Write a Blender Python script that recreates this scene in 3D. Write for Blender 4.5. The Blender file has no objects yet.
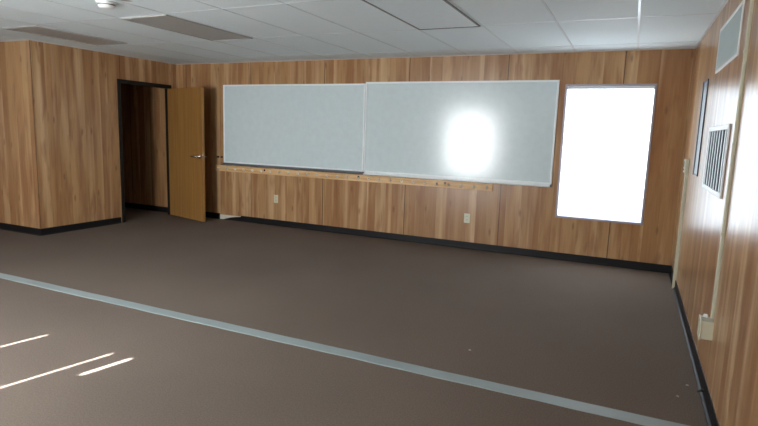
import bpy, bmesh, math, random
from mathutils import Vector, Matrix
random.seed(4)
S = bpy.context.scene
C = S.collection

# ------------------------------------------------------------------ sizes (metres)
H = 2.313            # ceiling height
LX = -6.937          # doorway wall
RY = -2.233          # outer corner of the doorway wall
FX = -9.6            # far left wall of the side bay
FY = -6.9            # wall behind the camera
HX = -8.75           # end wall of the little hall
T = 0.12             # wall thickness
TL = 0.075           # thin partition with the doorway
BB = 0.084           # cove base height

# ------------------------------------------------------------------ node helpers
def mat(name):
    m = bpy.data.materials.new(name); m.use_nodes = True
    nt = m.node_tree
    return m, nt, nt.nodes['Principled BSDF']
def N(nt, t, **kw):
    n = nt.nodes.new(t)
    for k, v in kw.items(): setattr(n, k, v)
    return n
def plain(name, col, rough=.5, metal=0., spec=.5, coat=0.):
    m, nt, b = mat(name)
    b.inputs['Base Color'].default_value = (*col, 1)
    b.inputs['Roughness'].default_value = rough
    b.inputs['Metallic'].default_value = metal
    b.inputs['Specular IOR Level'].default_value = spec
    b.inputs['Coat Weight'].default_value = coat
    # faint procedural variation so nothing is perfectly flat
    tc = N(nt, 'ShaderNodeTexCoord'); no = N(nt, 'ShaderNodeTexNoise')
    no.inputs['Scale'].default_value = 14; no.inputs['Detail'].default_value = 3
    nt.links.new(tc.outputs['Object'], no.inputs['Vector'])
    mx = N(nt, 'ShaderNodeMix', data_type='RGBA', blend_type='MULTIPLY')
    mx.inputs[0].default_value = 1
    rp = N(nt, 'ShaderNodeValToRGB')
    rp.color_ramp.elements[0].color = (.97, .97, .97, 1); rp.color_ramp.elements[1].color = (1.02, 1.02, 1.02, 1)
    rp.color_ramp.elements[0].position = .3; rp.color_ramp.elements[1].position = .7
    nt.links.new(no.outputs['Fac'], rp.inputs[0])
    mx.inputs[6].default_value = (*col, 1)
    nt.links.new(rp.outputs[0], mx.inputs[7]); nt.links.new(mx.outputs[2], b.inputs['Base Color'])
    return m
def math_(nt, op, a, b=None, c=None):
    n = N(nt, 'ShaderNodeMath', operation=op)
    for i, v in enumerate((a, b, c)):
        if v is None: continue
        if isinstance(v, (int, float)): n.inputs[i].default_value = v
        else: nt.links.new(v, n.inputs[i])
    return n.outputs[0]
def ramp(nt, fac, stops, interp='LINEAR'):
    r = N(nt, 'ShaderNodeValToRGB'); cr = r.color_ramp; cr.interpolation = interp
    while len(cr.elements) < len(stops): cr.elements.new(.5)
    for e, (p, c) in zip(cr.elements, stops): e.position = p; e.color = (*c, 1)
    nt.links.new(fac, r.inputs[0]); return r.outputs[0]
def mixc(nt, fac, a, b, blend='MIX'):
    n = N(nt, 'ShaderNodeMix', data_type='RGBA', blend_type=blend)
    for i, v in ((0, fac), (6, a), (7, b)):
        if isinstance(v, (int, float)): n.inputs[i].default_value = v
        elif isinstance(v, tuple): n.inputs[i].default_value = (*v, 1)
        else: nt.links.new(v, n.inputs[i])
    return n.outputs[2]

def wood_panel():
    m, nt, b = mat('wood_panelling')
    g = N(nt, 'ShaderNodeNewGeometry'); sp = N(nt, 'ShaderNodeSeparateXYZ')
    nt.links.new(g.outputs['Position'], sp.inputs[0])
    u = math_(nt, 'ADD', sp.outputs[0], sp.outputs[1]); v = sp.outputs[2]
    # boards of uneven width
    vo = N(nt, 'ShaderNodeTexVoronoi', voronoi_dimensions='1D'); vo.inputs['Scale'].default_value = 8.
    nt.links.new(u, vo.inputs['W'])
    rs = N(nt, 'ShaderNodeSeparateColor'); nt.links.new(vo.outputs['Color'], rs.inputs[0])
    base = ramp(nt, rs.outputs[0], [(0, (.35, .185, .080)), (.3, (.41, .23, .104)), (.55, (.47, .285, .138)),
                                    (.8, (.39, .22, .100)), (1, (.56, .375, .205))])
    def stretched(su, sv, det, seed):
        c = N(nt, 'ShaderNodeCombineXYZ')
        nt.links.new(math_(nt, 'MULTIPLY', u, su), c.inputs[0]); nt.links.new(math_(nt, 'MULTIPLY', v, sv), c.inputs[1])
        nt.links.new(math_(nt, 'MULTIPLY_ADD', rs.outputs[1], 9., seed), c.inputs[2])
        n = N(nt, 'ShaderNodeTexNoise'); n.inputs['Scale'].default_value = 1; n.inputs['Detail'].default_value = det
        nt.links.new(c.outputs[0], n.inputs['Vector']); return n.outputs['Fac']
    heart = stretched(7, .8, 3, 0)                       # darker reddish heartwood streaks
    c1 = mixc(nt, ramp(nt, heart, [(.45, (0, 0, 0)), (.63, (.85,) * 3)]), base, (.29, .13, .055))
    sap = stretched(9, .35, 2, 5)                          # pale sapwood streaks
    c1b = mixc(nt, ramp(nt, sap, [(.52, (0, 0, 0)), (.7, (.7,) * 3)]), c1, (.64, .44, .26))
    fine = stretched(110, 2.2, 4, 2)                       # fine grain
    c2 = mixc(nt, 1., c1b, ramp(nt, fine, [(.3, (.9,) * 3), (.7, (1.06,) * 3)]), 'MULTIPLY')
    blot = stretched(15, 2.6, 2, 7)                        # short darker figure
    c2 = mixc(nt, ramp(nt, blot, [(.56, (0, 0, 0)), (.72, (.6,) * 3)]), c2, (.26, .115, .05))
    # knots
    kc = N(nt, 'ShaderNodeCombineXYZ')
    nt.links.new(math_(nt, 'MULTIPLY', u, 3.4), kc.inputs[0]); nt.links.new(math_(nt, 'MULTIPLY', v, 1.1), kc.inputs[1])
    kv = N(nt, 'ShaderNodeTexVoronoi', voronoi_dimensions='2D'); kv.inputs['Scale'].default_value = 1
    nt.links.new(kc.outputs[0], kv.inputs['Vector'])
    c3 = mixc(nt, ramp(nt, kv.outputs['Distance'], [(.02, (.5,) * 3), (.065, (0, 0, 0))]), c2, (.13, .06, .03))
    # board edges and the joint between 1.22 m sheets
    ve = N(nt, 'ShaderNodeTexVoronoi', voronoi_dimensions='1D', feature='DISTANCE_TO_EDGE'); ve.inputs['Scale'].default_value = 8.
    nt.links.new(u, ve.inputs['W'])
    edge = ramp(nt, ve.outputs['Distance'], [(.006, (.22,) * 3), (.03, (0, 0, 0))])
    c4 = mixc(nt, edge, c3, (.16, .08, .04))
    fr = math_(nt, 'FRACT', math_(nt, 'DIVIDE', math_(nt, 'ADD', u, 40 * 1.2192 + .642), 1.2192))
    joint = math_(nt, 'LESS_THAN', fr, .009)
    c5 = mixc(nt, math_(nt, 'MULTIPLY', joint, .85), c4, (.07, .04, .025))
    nt.links.new(c5, b.inputs['Base Color'])
    b.inputs['Roughness'].default_value = .28; b.inputs['Specular IOR Level'].default_value = .45
    bp = N(nt, 'ShaderNodeBump'); bp.inputs['Strength'].default_value = .06; bp.inputs['Distance'].default_value = .001
    nt.links.new(fine, bp.inputs['Height']); nt.links.new(bp.outputs[0], b.inputs['Normal'])
    return m

def carpet():
    m, nt, b = mat('brown_carpet')
    tc = N(nt, 'ShaderNodeTexCoord')
    def no(s, d):
        n = N(nt, 'ShaderNodeTexNoise'); n.inputs['Scale'].default_value = s; n.inputs['Detail'].default_value = d
        nt.links.new(tc.outputs['Object'], n.inputs['Vector']); return n.outputs['Fac']
    big, mid, fin = no(.8, 3), no(110, 4), no(300, 2)
    c = ramp(nt, mid, [(.3, (.142, .109, .089)), (.7, (.193, .152, .125))])
    c = mixc(nt, 1., c, ramp(nt, fin, [(.3, (.75,) * 3), (.7, (1.25,) * 3)]), 'MULTIPLY')
    c = mixc(nt, 1., c, ramp(nt, big, [(.3, (.92,) * 3), (.7, (1.07,) * 3)]), 'MULTIPLY')
    nt.links.new(c, b.inputs['Base Color']); b.inputs['Roughness'].default_value = .95
    b.inputs['Specular IOR Level'].default_value = .15
    bp = N(nt, 'ShaderNodeBump'); bp.inputs['Strength'].default_value = .2; bp.inputs['Distance'].default_value = .004
    nt.links.new(fin, bp.inputs['Height']); nt.links.new(bp.outputs[0], b.inputs['Normal'])
    return m

def tile():
    m, nt, b = mat('ceiling_tile')
    g = N(nt, 'ShaderNodeNewGeometry')
    n = N(nt, 'ShaderNodeTexNoise'); n.inputs['Scale'].default_value = 90; n.inputs['Detail'].default_value = 3
    nt.links.new(g.outputs['Position'], n.inputs['Vector'])
    c = ramp(nt, n.outputs['Fac'], [(.3, (.76, .84, .87)), (.7, (.81, .89, .92))])
    # an old brown water mark beside the smoke detector
    d = N(nt, 'ShaderNodeVectorMath', operation='SUBTRACT'); d.inputs[1].default_value = (-4.10, -3.38, H)
    nt.links.new(g.outputs['Position'], d.inputs[0])
    s = N(nt, 'ShaderNodeVectorMath', operation='MULTIPLY'); s.inputs[1].default_value = (14, 7, 0)
    nt.links.new(d.outputs[0], s.inputs[0])
    l = N(nt, 'ShaderNodeVectorMath', operation='LENGTH'); nt.links.new(s.outputs[0], l.inputs[0])
    c = mixc(nt, ramp(nt, l.outputs['Value'], [(.55, (.85,) * 3), (1, (0, 0, 0))]), c, (.16, .11, .08))
    nt.links.new(c, b.inputs['Base Color']); b.inputs['Roughness'].default_value = .75
    b.inputs['Specular IOR Level'].default_value = .3
    return m

def oak_door():
    m, nt, b = mat('oak_door_veneer')
    tc = N(nt, 'ShaderNodeTexCoord'); mp = N(nt, 'ShaderNodeMapping'); mp.inputs['Scale'].default_value = (26, 26, 1.1)
    nt.links.new(tc.outputs['Object'], mp.inputs['Vector'])
    n = N(nt, 'ShaderNodeTexNoise'); n.inputs['Scale'].default_value = 1; n.inputs['Detail'].default_value = 5
    nt.links.new(mp.outputs[0], n.inputs['Vector'])
    c = ramp(nt, n.outputs['Fac'], [(.3, (.27, .128, .034)), (.7, (.36, .187, .055))])
    nt.links.new(c, b.inputs['Base Color']); b.inputs['Roughness'].default_value = .4
    return m

def pine():
    m, nt, b = mat('pine_board')
    tc = N(nt, 'ShaderNodeTexCoord'); mp = N(nt, 'ShaderNodeMapping'); mp.inputs['Scale'].default_value = (2.5, 30, 40)
    nt.links.new(tc.outputs['Object'], mp.inputs['Vector'])
    n = N(nt, 'ShaderNodeTexNoise'); n.inputs['Scale'].default_value = 1; n.inputs['Detail'].default_value = 4
    nt.links.new(mp.outputs[0], n.inputs['Vector'])
    c = ramp(nt, n.outputs['Fac'], [(.3, (.52, .30, .13)), (.55, (.70, .46, .23)), (.75, (.78, .57, .33))])
    nt.links.new(c, b.inputs['Base Color']); b.inputs['Roughness'].default_value = .5
    return m

def glow(name, col, strength):
    m, nt, b = mat(name)
    b.inputs['Base Color'].default_value = (.8, .8, .8, 1)
    b.inputs['Emission Color'].default_value = (*col, 1)
    tc = N(nt, 'ShaderNodeTexCoord'); n = N(nt, 'ShaderNodeTexNoise'); n.inputs['Scale'].default_value = 3
    nt.links.new(tc.outputs['Object'], n.inputs['Vector'])
    nt.links.new(math_(nt, 'MULTIPLY_ADD', n.outputs['Fac'], strength * .1, strength * .95), b.inputs['Emission Strength'])
    return m

def glass():
    m, nt, b = mat('window_glass')
    b.inputs['Base Color'].default_value = (.95, 1, 1, 1); b.inputs['Transmission Weight'].default_value = 1
    b.inputs['Roughness'].default_value = 0; b.inputs['IOR'].default_value = 1.45
    return m

W = wood_panel(); CARPET = carpet(); TILE = tile(); OAK = oak_door(); PINE = pine(); GLASS = glass()
COVE = plain('black_vinyl_base', (.009, .0085, .010), .5, 0, .25)
BRONZE = plain('dark_bronze_frame', (.009, .008, .008), .45, 0, .3)
GRID = plain('white_tee_bar', (.64, .70, .73), .28, 0, .6)
ALU = plain('aluminium_trim', (.84, .89, .91), .3, 0)
BOARD = plain('whiteboard_enamel', (.63, .725, .75), .17, 0, .45)
TRAYM = plain('dark_tray_metal', (.20, .23, .26), .35, .6)
STEEL = plain('satin_steel', (.62, .6, .56), .25, 1)
NICKEL = plain('pale_nickel', (.85, .84, .80), .35, .2)
DARKST = plain('dark_lock_plate', (.05, .035, .02), .35, .8)
IVORY = plain('ivory_plastic', (.60, .60, .47), .4)
SLOT = plain('black_slot', (.02, .02, .02), .6)
CREAM = plain('cream_raceway', (.58, .56, .42), .4)
WHITE = plain('white_plastic', (.78, .79, .79), .4)
REG = plain('pale_enamel', (.52, .61, .60), .45)
GRILLE = plain('grey_enamel_grille', (.50, .54, .57), .35)
DUCT = plain('dark_duct', (.03, .04, .05), .7)
SLATE = plain('slate_board', (.17, .24, .30), .3)
SLATEF = plain('slate_board_frame', (.05, .05, .07), .4)
LENS_SLANT = plain('prismatic_lens_slant_view_tone', (.42, .41, .39), .5, 0, .4)  # darker copy of one lens: its dimness at a slanting view put into colour
LENS_STEEP = plain('prismatic_lens_steep_view_tone', (.66, .73, .77), .3, 0, .8)  # same lens, paler: its brightness at a steeper view put into colour
RIM_SHADE = plain('troffer_frame_recess_shade', (.13, .13, .135), .4)  # dark grey stands in for shade inside a recessed rim
STRIP = plain('silver_floor_strip', (.30, .35, .355), .55, 0, .35)
WFRAME = plain('window_frame_flare_tint', (.36, .33, .38), .4, .3)  # lavender grey takes in the shade and lens flare on the trim
GYP = plain('bare_wallboard', (.62, .60, .54), .8)
PAPER = plain('scrap_paper', (.42, .41, .38), .8)
DAY = glow('daylit_window_shade', (.78, .90, 1.), 2.4)
DAY2 = glow('daylit_blind_vane', (.95, .985, 1.), 21.)

# ------------------------------------------------------------------ mesh helpers
def box(bm, a, b):
    x0, x1 = sorted((a[0], b[0])); y0, y1 = sorted((a[1], b[1])); z0, z1 = sorted((a[2], b[2]))
    v = [bm.verts.new(p) for p in ((x0, y0, z0), (x1, y0, z0), (x1, y1, z0), (x0, y1, z0),
                                   (x0, y0, z1), (x1, y0, z1), (x1, y1, z1), (x0, y1, z1))]
    for f in ((3, 2, 1, 0), (4, 5, 6, 7), (0, 1, 5, 4), (1, 2, 6, 5), (2, 3, 7, 6), (3, 0, 4, 7)):
        bm.faces.new([v[i] for i in f])
def lathe(bm, prof, mat4=Matrix(), seg=28):
    rings = []
    for r, h in prof:
        if r < 1e-6: rings.append([bm.verts.new(mat4 @ Vector((0, 0, h)))])
        else: rings.append([bm.verts.new(mat4 @ Vector((r * math.cos(2 * math.pi * i / seg), r * math.sin(2 * math.pi * i / seg), h))) for i in range(seg)])
    for A, B in zip(rings, rings[1:]):
        for i in range(seg):
            j = (i + 1) % seg
            if len(A) == 1 and len(B) == 1: continue
            if len(A) == 1: bm.faces.new((A[0], B[i], B[j]))
            elif len(B) == 1: bm.faces.new((A[i], A[j], B[0]))
            else: bm.faces.new((A[i], A[j], B[j], B[i]))
def tube(bm, pts, r, seg=10):
    pts = [Vector(p) for p in pts]; rings = []
    for k, p in enumerate(pts):
        d = (pts[min(k + 1, len(pts) - 1)] - pts[max(k - 1, 0)]).normalized()
        a = d.orthogonal().normalized()
        if rings:
            a = (pa - d * pa.dot(d)).normalized()
        pa = a; b2 = d.cross(a)
        rr = r[k] if isinstance(r, (list, tuple)) else r
        rings.append([bm.verts.new(p + rr * (math.cos(2 * math.pi * i / seg) * a + math.sin(2 * math.pi * i / seg) * b2)) for i in range(seg)])
    for A, B in zip(rings, rings[1:]):
        for i in range(seg): bm.faces.new((A[i], A[(i + 1) % seg], B[(i + 1) % seg], B[i]))
    bm.faces.new(rings[0][::-1]); bm.faces.new(rings[-1])
def prism(bm, poly, f0, f1):      # poly: 2-D points; f0, f1 map a 2-D point to 3-D at either end
    A = [bm.verts.new(f0(*p)) for p in poly]; B = [bm.verts.new(f1(*p)) for p in poly]
    n = len(poly)
    for i in range(n): bm.faces.new((A[i], A[(i + 1) % n], B[(i + 1) % n], B[i]))
    bm.faces.new(A[::-1]); bm.faces.new(B)
def obj(name, bm, m, parent=None, loc=None, bevel=0, smooth=False):
    bmesh.ops.recalc_face_normals(bm, faces=bm.faces[:])
    me = bpy.data.meshes.new(name); bm.to_mesh(me); bm.free()
    me.materials.append(m)
    o = bpy.data.objects.new(name, me); C.objects.link(o)
    if parent: o.parent = parent
    if loc: o.location = loc
    if smooth:
        for p in me.polygons: p.use_smooth = True
    if bevel:
        md = o.modifiers.new('bevel', 'BEVEL'); md.width = bevel; md.segments = 2; md.limit_method = 'ANGLE'
    return o
def boxes(name, lst, m, parent=None, bevel=0, loc=None):
    bm = bmesh.new()
    for a, b in lst: box(bm, a, b)
    return obj(name, bm, m, parent, loc, bevel)
def tag(o, label, cat, group=None, kind=None):
    o['label'] = label; o['category'] = cat
    if group: o['group'] = group
    if kind: o['kind'] = kind
    return o
def empty(name, loc=(0, 0, 0)):
    o = bpy.data.objects.new(name, None); C.objects.link(o); o.location = loc; o.empty_display_size = .1
    return o
def struct(o, label, cat): return tag(o, label, cat, kind='structure')
def copy_thing(root, loc, label, group):
    r = root.copy(); C.objects.link(r); r.location = loc; r['label'] = label; r['group'] = group
    for ch in list(root.children):
        c = ch.copy(); C.objects.link(c); c.parent = r
        for g in list(ch.children):
            d = g.copy(); C.objects.link(d); d.parent = c
    return r

# ------------------------------------------------------------------ room shell
struct(boxes('floor', [((FX - T, FY - T, -.1), (T, T, 0))], CARPET), 'brown carpet floor of the empty classroom', 'floor')
struct(boxes('ceiling', [((FX - T, FY - T, H), (T, T, H + .1))], TILE), 'white lay-in tile ceiling', 'ceiling')

WX0, WX1, WZ0, WZ1 = -1.219, -.314, .487, 1.968       # window in the far wall
struct(boxes('wall_back', [((HX - T, 0, 0), (WX0, T, H)), ((WX1, 0, 0), (T, T, H)),
                           ((WX0, 0, 0), (WX1, T, WZ0)), ((WX0, 0, WZ1), (WX1, T, H))], W),
       'wood-panelled far wall carrying the whiteboards and window', 'wall')
struct(boxes('wall_right', [((0, FY, 0), (T, 0, H))], W), 'glossy wood-panelled wall on the right with vents', 'wall')
DY0, DY1, DZ = -1.035, -.135, 1.955                   # rough door opening in the left wall
struct(boxes('wall_left', [((LX - TL, RY, 0), (LX, DY0, H)), ((LX - TL, DY1, 0), (LX, 0, H)), ((LX - TL, DY0, DZ), (LX, DY1, H))], W),
       'wood-panelled left wall with the open doorway', 'wall')
struct(boxes('wall_left_return', [((FX, RY, 0), (LX - TL, RY + T, H))], W), 'wood-panelled wall face left of the outside corner', 'wall')
struct(boxes('wall_hall', [((HX - T, RY + T, 0), (HX, 0, H))], W), 'wood-panelled end wall of the dark hall beyond the doorway', 'wall')
struct(boxes('wall_far_left', [((FX - T, FY, 0), (FX, RY + T, H))], W),
'wood-panelled wall at the left end of the room', 'wall')
RX0, RX1, RZ0, RZ1 = -4.76, -3.58, .42, 1.97         # window behind the camera
struct(boxes('wall_front', [((FX - T, FY - T, 0), (RX0, FY, H)), ((RX1, FY - T, 0), (T, FY, H)),
                            ((RX0, FY - T, 0), (RX1, FY, RZ0)), ((RX0, FY - T, RZ1), (RX1, FY, H))], W),
       'wood-panelled wall behind the viewpoint with a blinded window', 'wall')

# ceiling tee bars (2 ft x 4 ft grid)
XS = [-.529, -1.139, -1.748, -2.345, -2.955, -3.565, -4.170, -4.735, -5.33, -5.89, -6.44, -7.05, -7.66, -8.27, -8.88, -9.49]
YS = [-.409, -1.640, -2.840, -4.066, -5.285, -6.504]
gl = []
for x in XS: gl.append(((x - .009, FY, H - .002), (x + .009, 0 if x > LX else RY, H)))
for y in YS: gl.append(((LX if y > RY else FX, y - .009, H - .0018), (0, y + .009, H)))
gl += [((LX, -.02, H - .005), (0, 0, H)), ((-.02, FY, H - .005), (0, 0, H)), ((LX, RY, H - .005), (LX + .02, 0, H)), ((FX, RY - .02, H - .005), (LX, RY, H))]
struct(boxes('trim_1', gl, GRID), 'thin metal grid holding the ceiling tiles', 'ceiling grid')

# cove base
PROF = [(0, BB), (.004, BB), (.006, BB - .006), (.006, .022), (.010, .010), (.020, .003), (.022, 0), (0, 0)]
def cove(name, a, b, nrm, label):
    bm = bmesh.new(); a = Vector(a); b = Vector(b); n = Vector(nrm)
    prism(bm, PROF, lambda d, z: a + n * d + Vector((0, 0, z)), lambda d, z: b + n * d + Vector((0, 0, z)))
    return struct(obj(name, bm, COVE), label, 'baseboard')
bm = bmesh.new()
# the far wall's base; its left end has come away and is torn to a point
prism(bm, PROF, lambda d, z: Vector((-5.70, -d, z)), lambda d, z: Vector((-.0, -d, z)))
prism(bm, PROF, lambda d, z: Vector((LX, -d, z)), lambda d, z: Vector((-6.10, -d, z)))
tear = [(-6.03, 0), (-5.98, .016), (-5.90, .038), (-5.80, .055), (-5.70, .068), (-5.70, 0)]
prism(bm, tear, lambda x, z: Vector((x, -.0, z)), lambda x, z: Vector((x, -.022 + .012 * (z > .01), z)))
struct(obj('baseboard_back', bm, COVE), 'black vinyl base along the far wall, torn near the open door', 'baseboard')
struct(boxes('trim_2', [((-6.10, -.003, 0), (-5.70, 0, .07))], GYP), 'pale bare wallboard where the black base has torn away', 'wall patch')
cove('baseboard_right', (0, 0, 0), (0, FY, 0), (-1, 0, 0), 'black vinyl base along the right wall')
bm = bmesh.new()
for y0, y1 in ((RY, DY0 - .05), (DY1 + .05, 0)):
    prism(bm, PROF, lambda d, z: Vector((LX + d, y0, z)), lambda d, z: Vector((LX + d, y1, z)))
struct(obj('baseboard_left', bm, COVE), 'black vinyl base along the doorway wall', 'baseboard')
cove('baseboard_left_return', (FX, RY, 0), (LX + .006, RY, 0), (0, -1, 0), 'black vinyl base left of the outside corner')
cove('baseboard_hall', (HX, 0, 0), (LX - TL, 0, 0), (0, -1, 0), 'black vinyl base in the dark hall')

# ------------------------------------------------------------------ window in the far wall
w1 = struct(empty('window_1', ((WX0 + WX1) / 2, 0, WZ0)), 'tall bright window right of the whiteboards', 'window')
hw, hh = (WX1 - WX0) / 2, WZ1 - WZ0
def window_frame(w, hw, hh, fw, y0, y1, m):
    return boxes('window_frame', [((-hw, y0, 0), (-hw + fw, y1, hh)), ((hw - fw, y0, 0), (hw, y1, hh)),
                                  ((-hw + fw, y0, 0), (hw - fw, y1, fw)), ((-hw + fw, y0, hh - fw), (hw - fw, y1, hh))], m, w, .003)
window_frame(w1, hw, hh, .022, -.012, .09, WFRAME)
boxes('pane', [((-hw + .022, .06, .022), (hw - .022, .066, hh - .022))], GLASS, w1)
boxes('window_shade', [((-hw + .026, .022, .03), (hw - .026, .024, hh - .03))], DAY, w1)
boxes('head_rail', [((-hw + .03, .002, hh - .052), (hw - .03, .02, hh - .026))], WHITE, w1, .004)
for s in (-1, 1):
    boxes('bracket', [((s * (hw - .024) - .012, -.004, hh - .056), (s * (hw - .024) + .012, .021, hh - .024))], ALU, w1, .002)
# window behind the camera: closed vertical vanes, three of them a little apart
w2 = struct(empty('window_2', ((RX0 + RX1) / 2, FY, RZ0)), 'blinded window behind the viewpoint', 'window')
hw2, hh2 = (RX1 - RX0) / 2, RZ1 - RZ0
window_frame(w2, hw2, hh2, .03, -.1, .012, WFRAME)
cuts = [-hw2 + .03]
gaps = [(-4.40, .016, 0), (-3.79, .013, 0), (-3.635, .026, 1.70 - RZ0)]   # x, width, bottom of the gap
cx2 = (RX0 + RX1) / 2
vl = []; x = -hw2 + .03; bl = []
for gx, gw, gz in gaps:
    vl.append((x, gx - cx2 - gw / 2)); x = gx - cx2 + gw / 2
    if gz: bl.append(((gx - cx2 - gw / 2, -.032, .03), (gx - cx2 + gw / 2, -.03, gz)))
vl.append((x, hw2 - .03))
for a, b in vl:
    if b - a < .01: continue
    n = max(1, round((b - a) / .09))
    for i in range(n):
        bl.append(((a + (b - a) * i / n, -.03 - .003 * (i % 2), .03), (a + (b - a) * (i + 1) / n, -.032 - .003 * (i % 2), hh2 - .03)))
boxes('blind', bl, DAY2, w2)

# ------------------------------------------------------------------ doorway and door
fr = [((LX - TL - .006, DY0 - .03, 0), (LX + .010, DY0 + .02, DZ + .035)),
      ((LX - TL - .006, DY1 - .02, 0), (LX + .010, DY1 + .03, DZ + .035)),
      ((LX - TL - .006, DY0 + .02, DZ - .02), (LX + .010, DY1 - .02, DZ + .035))]
struct(boxes('trim_3', fr, BRONZE, None, .003), 'dark metal frame round the doorway', 'door frame')
d = struct(empty('door_1', (LX + .018, DY1 - .012, 0)), 'plain golden oak door standing open into the room', 'door')
DW, DT = .915, .044
leaf = boxes('door_leaf', [((0, -DT, .012), (DW, 0, 1.930))], OAK, d, .002)
d.rotation_euler = (0, 0, -math.atan2(.235, .88))
for hz in (.25, 1.0, 1.72):
    bm = bmesh.new(); lathe(bm, [(0, -.05), (.007, -.05), (.007, .05), (0, .05)], Matrix.Translation((-.006, -.002, hz)), 12)
    box(bm, (-.006, -.03, hz - .045), (.0, 0, hz + .045))
    obj('hinge', bm, DARKST, d)
HZ = .955
for s, y in ((-1, -DT), (1, 0)):
    bm = bmesh.new()
    R = Matrix.Translation((DW - .06, y, HZ)) @ Matrix.Rotation(s * -math.pi / 2, 4, 'X')
    lathe(bm, [(0, 0), (.034, 0), (.034, .006), (.028, .010), (.012, .012), (.012, .06), (0, .062)], R, 24)
    y2 = y + s * .064
    tube(bm, [(DW - .06, y + s * .03, HZ), (DW - .075, y2, HZ), (DW - .10, y2 + s * .006, HZ), (DW - .15, y2 + s * .006, HZ - .001), (DW - .185, y2, HZ - .002)],
         [.013, .015, .014, .013, .011], 10)
    obj('lever_handle', bm, STEEL, d, smooth=True)
boxes('latch', [((DW - .001, -.034, HZ - .03), (DW + .002, -.01, HZ + .03)), ((DW, -.028, HZ - .008), (DW + .012, -.016, HZ + .008))], STEEL, d)

# ------------------------------------------------------------------ whiteboards
def whiteboard(x0, x1, z0, z1, tray_m, label):
    w = tag(empty('whiteboard', ((x0 + x1) / 2, 0, z0)), label, 'whiteboard')
    a = (x1 - x0) / 2; h = z1 - z0; f = .022
    boxes('writing_surface', [((-a + f * .5, -.014, f * .5), (a - f * .5, -.002, h - f * .5))], BOARD, w)
    boxes('frame', [((-a, -.022, 0), (-a + f, 0, h)), ((a - f, -.022, 0), (a, 0, h)),
                    ((-a + f, -.022, 0), (a - f, 0, f)), ((-a + f, -.022, h - f), (a - f, 0, h))], ALU, w, .003)
    bm = bmesh.new()
    tp = [(0, 0), (.050, 0), (.056, .014), (.052, .016), (.046, .006), (.024, .006), (.022, .028), (0, .028)]
    prism(bm, tp, lambda y, z: Vector((-a, -y, z - .03)), lambda y, z: Vector((a, -y, z - .03)))
    tr = obj('marker_tray', bm, tray_m, w)
    for s in (-1, 1):
        bm = bmesh.new(); tp2 = [(.0, -.032), (.053, -.032), (.059, -.012), (.04, -.004), (0, .0)]
        prism(bm, tp2, lambda y, z: Vector((s * a, -y, z)), lambda y, z: Vector((s * (a - .012), -y, z)))
        obj('end_cap', bm, TRAYM, tr)
    return w
whiteboard(-6.005, -3.672, .862, 1.997, TRAYM, 'left of the two long whiteboards, nearer the open door')
whiteboard(-3.668, -1.283, .858, 2.015, ALU, 'right of the two long whiteboards, beside the window, with a bright reflection')

# ------------------------------------------------------------------ pine hook rail under the boards
r0, r1 = -6.17, -1.95
rail = tag(empty('hook_rail', ((r0 + r1) / 2, 0, .733)), 'long narrow pine rail of small hooks under the whiteboards', 'rail')
L2 = (r1 - r0) / 2
boxes('rail_board', [((-L2, -.019, 0), (L2, 0, .085))], PINE, rail, .003)
hk = None
n = 27
for i in range(n):
    xx = L2 - .07 - i * (2 * L2 - .14) / (n - 1)
    if hk is None:
        bm = bmesh.new()
        lathe(bm, [(0, 0), (.016, 0), (.016, .003), (.006, .006)], Matrix.Translation((0, -.019, .040)) @ Matrix.Rotation(math.pi / 2, 4, 'X'), 14)
        tube(bm, [(0, -.019, .040), (0, -.030, .040), (0, -.038, .036), (0, -.042, .040), (0, -.044, .056)], .006, 8)
        hk = obj('hook', bm, NICKEL, rail, (xx, 0, 0), 0, True)
    else:
        c = hk.copy(); C.objects.link(c); c.parent = rail; c.location = (xx, 0, 0)
for kx in (.42, 1.62, -1.1):
    bm = bmesh.new(); lathe(bm, [(0, 0), (.015, 0), (.012, .002), (0, .0025)], Matrix.Translation((kx - .1, -.019, .056)) @ Matrix.Rotation(math.pi / 2, 4, 'X') , 16)
    obj('knot', bm, DARKST, rail)

# ------------------------------------------------------------------ outlets and screws on the far wall
def outlet(x, z, label):
    o = tag(empty('power_outlet', (x, 0, z)), label, 'outlet', 'outlets on the far wall')
    boxes('cover_plate', [((-.036, -.006, -.058), (.036, 0, .058))], IVORY, o, .003)
    for s in (-1, 1):
        bm = bmesh.new()
        lathe(bm, [(0, 0), (.017, 0), (.017, .002), (0, .002)], Matrix.Translation((0, -.006, s * .021)) @ Matrix.Rotation(math.pi / 2, 4, 'X'), 20)
        so = obj('socket', bm, IVORY, o)
        boxes('slot', [((-.008, -.0086, s * .021 - .003), (-.005, -.0079, s * .021 + .008)), ((.005, -.0086, s * .021 - .003), (.008, -.0079, s * .021 + .008))], SLOT, so)
    return o
outlet(-5.07, .388, 'ivory power outlet low on the far wall below the left whiteboard')
outlet(-2.244, .378, 'ivory power outlet low on the far wall below the right whiteboard')
for x, lb in ((-6.125, 'dark wall screw beside the door shadow, left one of a pair by the whiteboard'),
              (-6.052, 'dark wall screw touching the left end of the whiteboard, right one of a pair')):
    bm = bmesh.new(); lathe(bm, [(0, 0), (.016, 0), (.015, .005), (.005, .007), (.005, .022), (.010, .026), (0, .03)], Matrix.Rotation(math.pi / 2, 4, 'X'), 16)
    tag(obj('wall_screw', bm, DARKST, None, (x, 0, .942), 0, True), lb, 'screw', 'wall screws')

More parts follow.
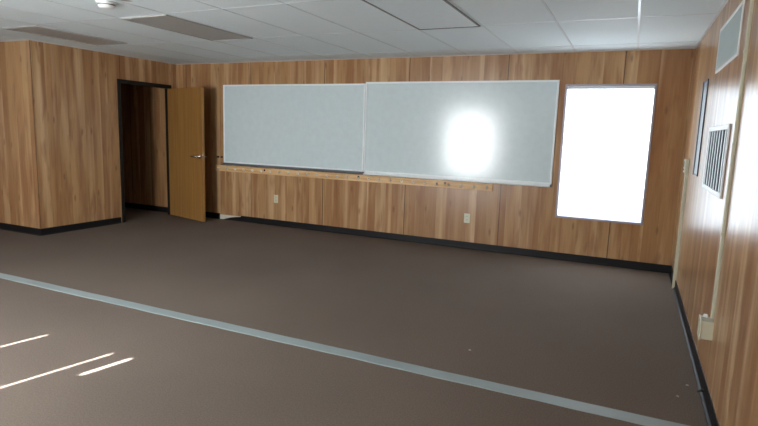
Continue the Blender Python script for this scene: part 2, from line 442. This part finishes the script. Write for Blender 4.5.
# ------------------------------------------------------------------ right wall fittings
def grille(name, y0, y1, z0, z1, label, cat, vertical, dep, fm, back, n, slat_m, fw=.03):
    g = tag(empty(name, (0, (y0 + y1) / 2, z0)), label, cat)
    a = (y1 - y0) / 2; h = z1 - z0
    boxes('frame', [((-dep, -a, 0), (0, -a + fw, h)), ((-dep, a - fw, 0), (0, a, h)),
                    ((-dep, -a + fw, 0), (0, a - fw, fw)), ((-dep, -a + fw, h - fw), (0, a - fw, h))], fm, g, .004)
    boxes('backing', [((-.004, -a + fw, fw), (0, a - fw, h - fw))], back, g)
    bm = bmesh.new()
    for i in range(n):
        if vertical:
            y = -a + fw + (i + .5) * (2 * a - 2 * fw) / n
            prism(bm, [(-dep * .92, y - .019), (-dep * .92, y + .019), (-.006, y + .024), (-.006, y - .012)],
                  lambda p, q: Vector((p, q, fw)), lambda p, q: Vector((p, q, h - fw)))
        else:
            z = fw + (i + .5) * (h - 2 * fw) / n
            prism(bm, [(-dep * .9, z - .013), (-dep * .9, z - .009), (-.006, z + .012), (-.006, z + .006)],
                  lambda p, q: Vector((p, -a + fw, q)), lambda p, q: Vector((p, a - fw, q)))
    obj('louvers', bm, slat_m, g)
    return g
grille('return_grille', -2.83, -1.95, 1.065, 1.485, 'grey vent grille with upright slats midway up the right wall', 'vent', True, .012, WHITE, DUCT, 7, GRILLE)
grille('supply_register', -2.79, -1.89, 1.855, 2.155, 'pale vent register high on the right wall near the ceiling', 'vent', False, .010, WHITE, REG, 14, REG, .02)
nb = tag(empty('notice_board', (0, -1.34, 1.115)), 'narrow dark framed board on the right wall by the corner', 'board')
boxes('frame', [((-.009, -.14, 0), (0, -.125, .75)), ((-.014, .105, 0), (0, .14, .75)), ((-.009, -.125, 0), (0, .105, .015)), ((-.009, -.125, .735), (0, .105, .75))], SLATEF, nb, .002)
boxes('panel', [((-.007, -.125, .015), (0, .105, .735))], SLATE, nb)
th = tag(empty('thermostat', (0, -.63, 1.10)), 'small greenish ivory thermostat on the right wall near the corner', 'thermostat')
boxes('housing', [((-.038, -.045, 0), (0, .045, .125))], IVORY, th, .006)
boxes('dial', [((-.041, -.03, .02), (-.037, .03, .035)), ((-.042, -.006, .05), (-.037, .006, .105))], SLOT, th, .001)
def raceway(y, z0, z1, label, w=.030, dep=.020):
    r = tag(empty('wire_raceway', (0, y, z0)), label, 'cable raceway', 'raceways on the right wall')
    bm = bmesh.new(); a = w / 2; h = z1 - z0
    prism(bm, [(0, -a), (-dep * .7, -a), (-dep, -a * .7), (-dep, a * .7), (-dep * .7, a), (0, a)], lambda p, q: Vector((p, q, 0)), lambda p, q: Vector((p, q, h)))
    obj('channel', bm, CREAM, r)
    for i in range(1, 4):
        z = h * i / 4
        boxes('clip', [((-dep - .002, -a - .002, z - .008), (0, a + .002, z + .008))], CREAM, r, .001)
    return r
raceway(-.66, 0, 1.10, 'thin cream raceway from floor to thermostat near the far corner', .032, .027)
raceway(-3.06, .435, H - .006, 'tall cream raceway from the ceiling down to the wall box', .026, .015)
jb = tag(empty('junction_box', (0, -3.06, .325)), 'cream surface wall box low on the right wall under the raceway', 'electrical box')
boxes('box', [((-.058, -.05, 0), (.001, .05, .105))], CREAM, jb, .005)
boxes('cover', [((-.063, -.053, -.004), (-.056, .053, .109))], CREAM, jb, .003)
bm = bmesh.new(); lathe(bm, [(0, 0), (.012, 0), (.012, .014), (0, .014)], Matrix.Translation((-.035, .02, .108)), 14)
obj('knockout_cap', bm, WHITE, jb)

# ------------------------------------------------------------------ ceiling fittings
def troffer(x0, x1, y0, y1, label, lens):
    t = tag(empty('ceiling_light', ((x0 + x1) / 2, (y0 + y1) / 2, H)), label, 'ceiling light', 'unlit ceiling lights')
    a, b, f = (x1 - x0) / 2, (y1 - y0) / 2, .014
    boxes('frame', [((-a, -b, -.012), (-a + f, b, 0)), ((a - f, -b, -.012), (a, b, 0)), ((-a + f, -b, -.012), (a - f, -b + f, 0)), ((-a + f, b - f, -.012), (a - f, b, 0))], RIM_SHADE if lens is LENS_STEEP else lens, t, .003)
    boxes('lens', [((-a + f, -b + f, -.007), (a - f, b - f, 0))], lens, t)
    return t
troffer(-2.325, -1.762, -2.825, -1.655, 'unlit ceiling light above the right whiteboard, lens paled for the steeper view, rim dark as recess shade', LENS_STEEP)
troffer(-4.725, -4.182, -2.825, -1.655, 'unlit ceiling light, lens greyed for the slanting view, in front of the left whiteboard, middle of the three', LENS_SLANT)
troffer(-6.43, -5.90, -2.825, -1.755, 'unlit ceiling light, lens greyed for the slanting view, beside the doorway wall, leftmost of the three', LENS_SLANT)
sd = tag(empty('smoke_detector', (-4.30, -3.31, H)), 'round white smoke detector on the ceiling tile', 'smoke detector')
bm = bmesh.new(); lathe(bm, [(0, 0), (.075, 0), (.075, -.012), (.068, -.016), (0, -.016)], Matrix(), 32); obj('base_plate', bm, WHITE, sd, None, 0, True)
bm = bmesh.new(); lathe(bm, [(.064, -.016), (.064, -.030), (.055, -.044), (.03, -.05), (0, -.051)], Matrix(), 32); obj('sensor_cover', bm, WHITE, sd, None, 0, True)
bm = bmesh.new(); lathe(bm, [(.0645, -.022), (.0655, -.022), (.0655, -.027), (.0645, -.027)], Matrix(), 32); obj('vent_slot', bm, SLOT, sd)

# ------------------------------------------------------------------ floor
bm = bmesh.new()
pts = []; nseg = 90; xa, xb = -9.2, -.012
top0 = []; top1 = []
for i in range(nseg + 1):
    x = xa + (xb - xa) * i / nseg
    j = .002 * math.sin(i * 1.7) + .0015 * math.sin(i * .63 + 1)
    top0.append((x, -3.592 + j)); top1.append((x, -3.488 + j * .6))
V = {}
for i, ((x, y0), (_, y1)) in enumerate(zip(top0, top1)):
    V[i] = [bm.verts.new(p) for p in ((x, y0, 0), (x, y0 + .004, .003), (x, y1 - .004, .003), (x, y1, 0))]
for i in range(nseg):
    A, B = V[i], V[i + 1]
    for k in range(3): bm.faces.new((A[k], A[k + 1], B[k + 1], B[k]))
tag(obj('floor_strip', bm, STRIP), 'long silver-grey strip running straight across the brown carpet', 'floor strip')
def scrap(x, y, s, label):
    bm = bmesh.new(); bmesh.ops.create_icosphere(bm, subdivisions=2, radius=s)
    rr = random.Random(int(x * 1000))
    for v in bm.verts:
        v.co *= rr.uniform(.6, 1.15); v.co.z = max(v.co.z * .45, -s * .3) + s * .3
    tag(obj('paper_scrap', bm, PAPER, None, (x, y, 0)), label, 'scrap', 'scraps on the carpet')
scrap(-.075, -2.985, .010, 'tiny pale scrap on the carpet near the right wall, larger of two')
scrap(-.135, -3.165, .008, 'tiny pale scrap on the carpet nearest the silver strip by the right wall')
scrap(-1.317, -3.105, .009, 'tiny pale scrap alone in the middle of the carpet')
bm = bmesh.new(); tube(bm, [(-.006, -3.08, .03), (-.02, -3.085, .028), (-.038, -3.09, .018)], [.009, .008, .004], 8)
tag(obj('door_stop', bm, SLOT), 'small dark nub sticking out of the black base on the right', 'stop')

# ------------------------------------------------------------------ light
wd = bpy.data.worlds.new('World'); S.world = wd; wd.use_nodes = True
nt = wd.node_tree; bg = nt.nodes['Background']
sky = nt.nodes.new('ShaderNodeTexSky'); sky.sky_type = 'NISHITA'; sky.sun_disc = False
sky.sun_elevation = math.radians(34); sky.sun_rotation = math.radians(190)
nt.links.new(sky.outputs[0], bg.inputs[0]); bg.inputs[1].default_value = .5
sl = bpy.data.lights.new('sun', 'SUN'); sl.energy = 48; sl.angle = math.radians(.53); sl.color = (.96, .98, 1)
so = bpy.data.objects.new('sun', sl); C.objects.link(so)
so.rotation_euler = Vector((.212, 1, -.703)).to_track_quat('-Z', 'Y').to_euler()
so.location = (-5, -14, 5)

# ------------------------------------------------------------------ camera
f_px, yaw, pitch, roll = 541.56, -.4332, -.1463, .0325
cx, cy, cz = -.474, -6.3941, 1.3707
fw = Vector((math.sin(yaw) * math.cos(pitch), math.cos(yaw) * math.cos(pitch), math.sin(pitch)))
r0_ = Vector((math.cos(yaw), -math.sin(yaw), 0)); u0 = r0_.cross(fw)
r_ = math.cos(roll) * r0_ + math.sin(roll) * u0; u_ = -math.sin(roll) * r0_ + math.cos(roll) * u0
cd = bpy.data.cameras.new('camera'); cd.sensor_width = 36; cd.lens = f_px * 36 / 758; cd.clip_start = .05
co = bpy.data.objects.new('camera', cd); C.objects.link(co)
M = Matrix((r_, u_, -fw)).transposed().to_4x4(); M.translation = (cx, cy, cz)
co.matrix_world = M
S.camera = co
S.view_settings.view_transform = 'Standard'; S.view_settings.look = 'None'
S.view_settings.gamma = 1; S.view_settings.use_curve_mapping = False
S.view_settings.exposure = 1.0
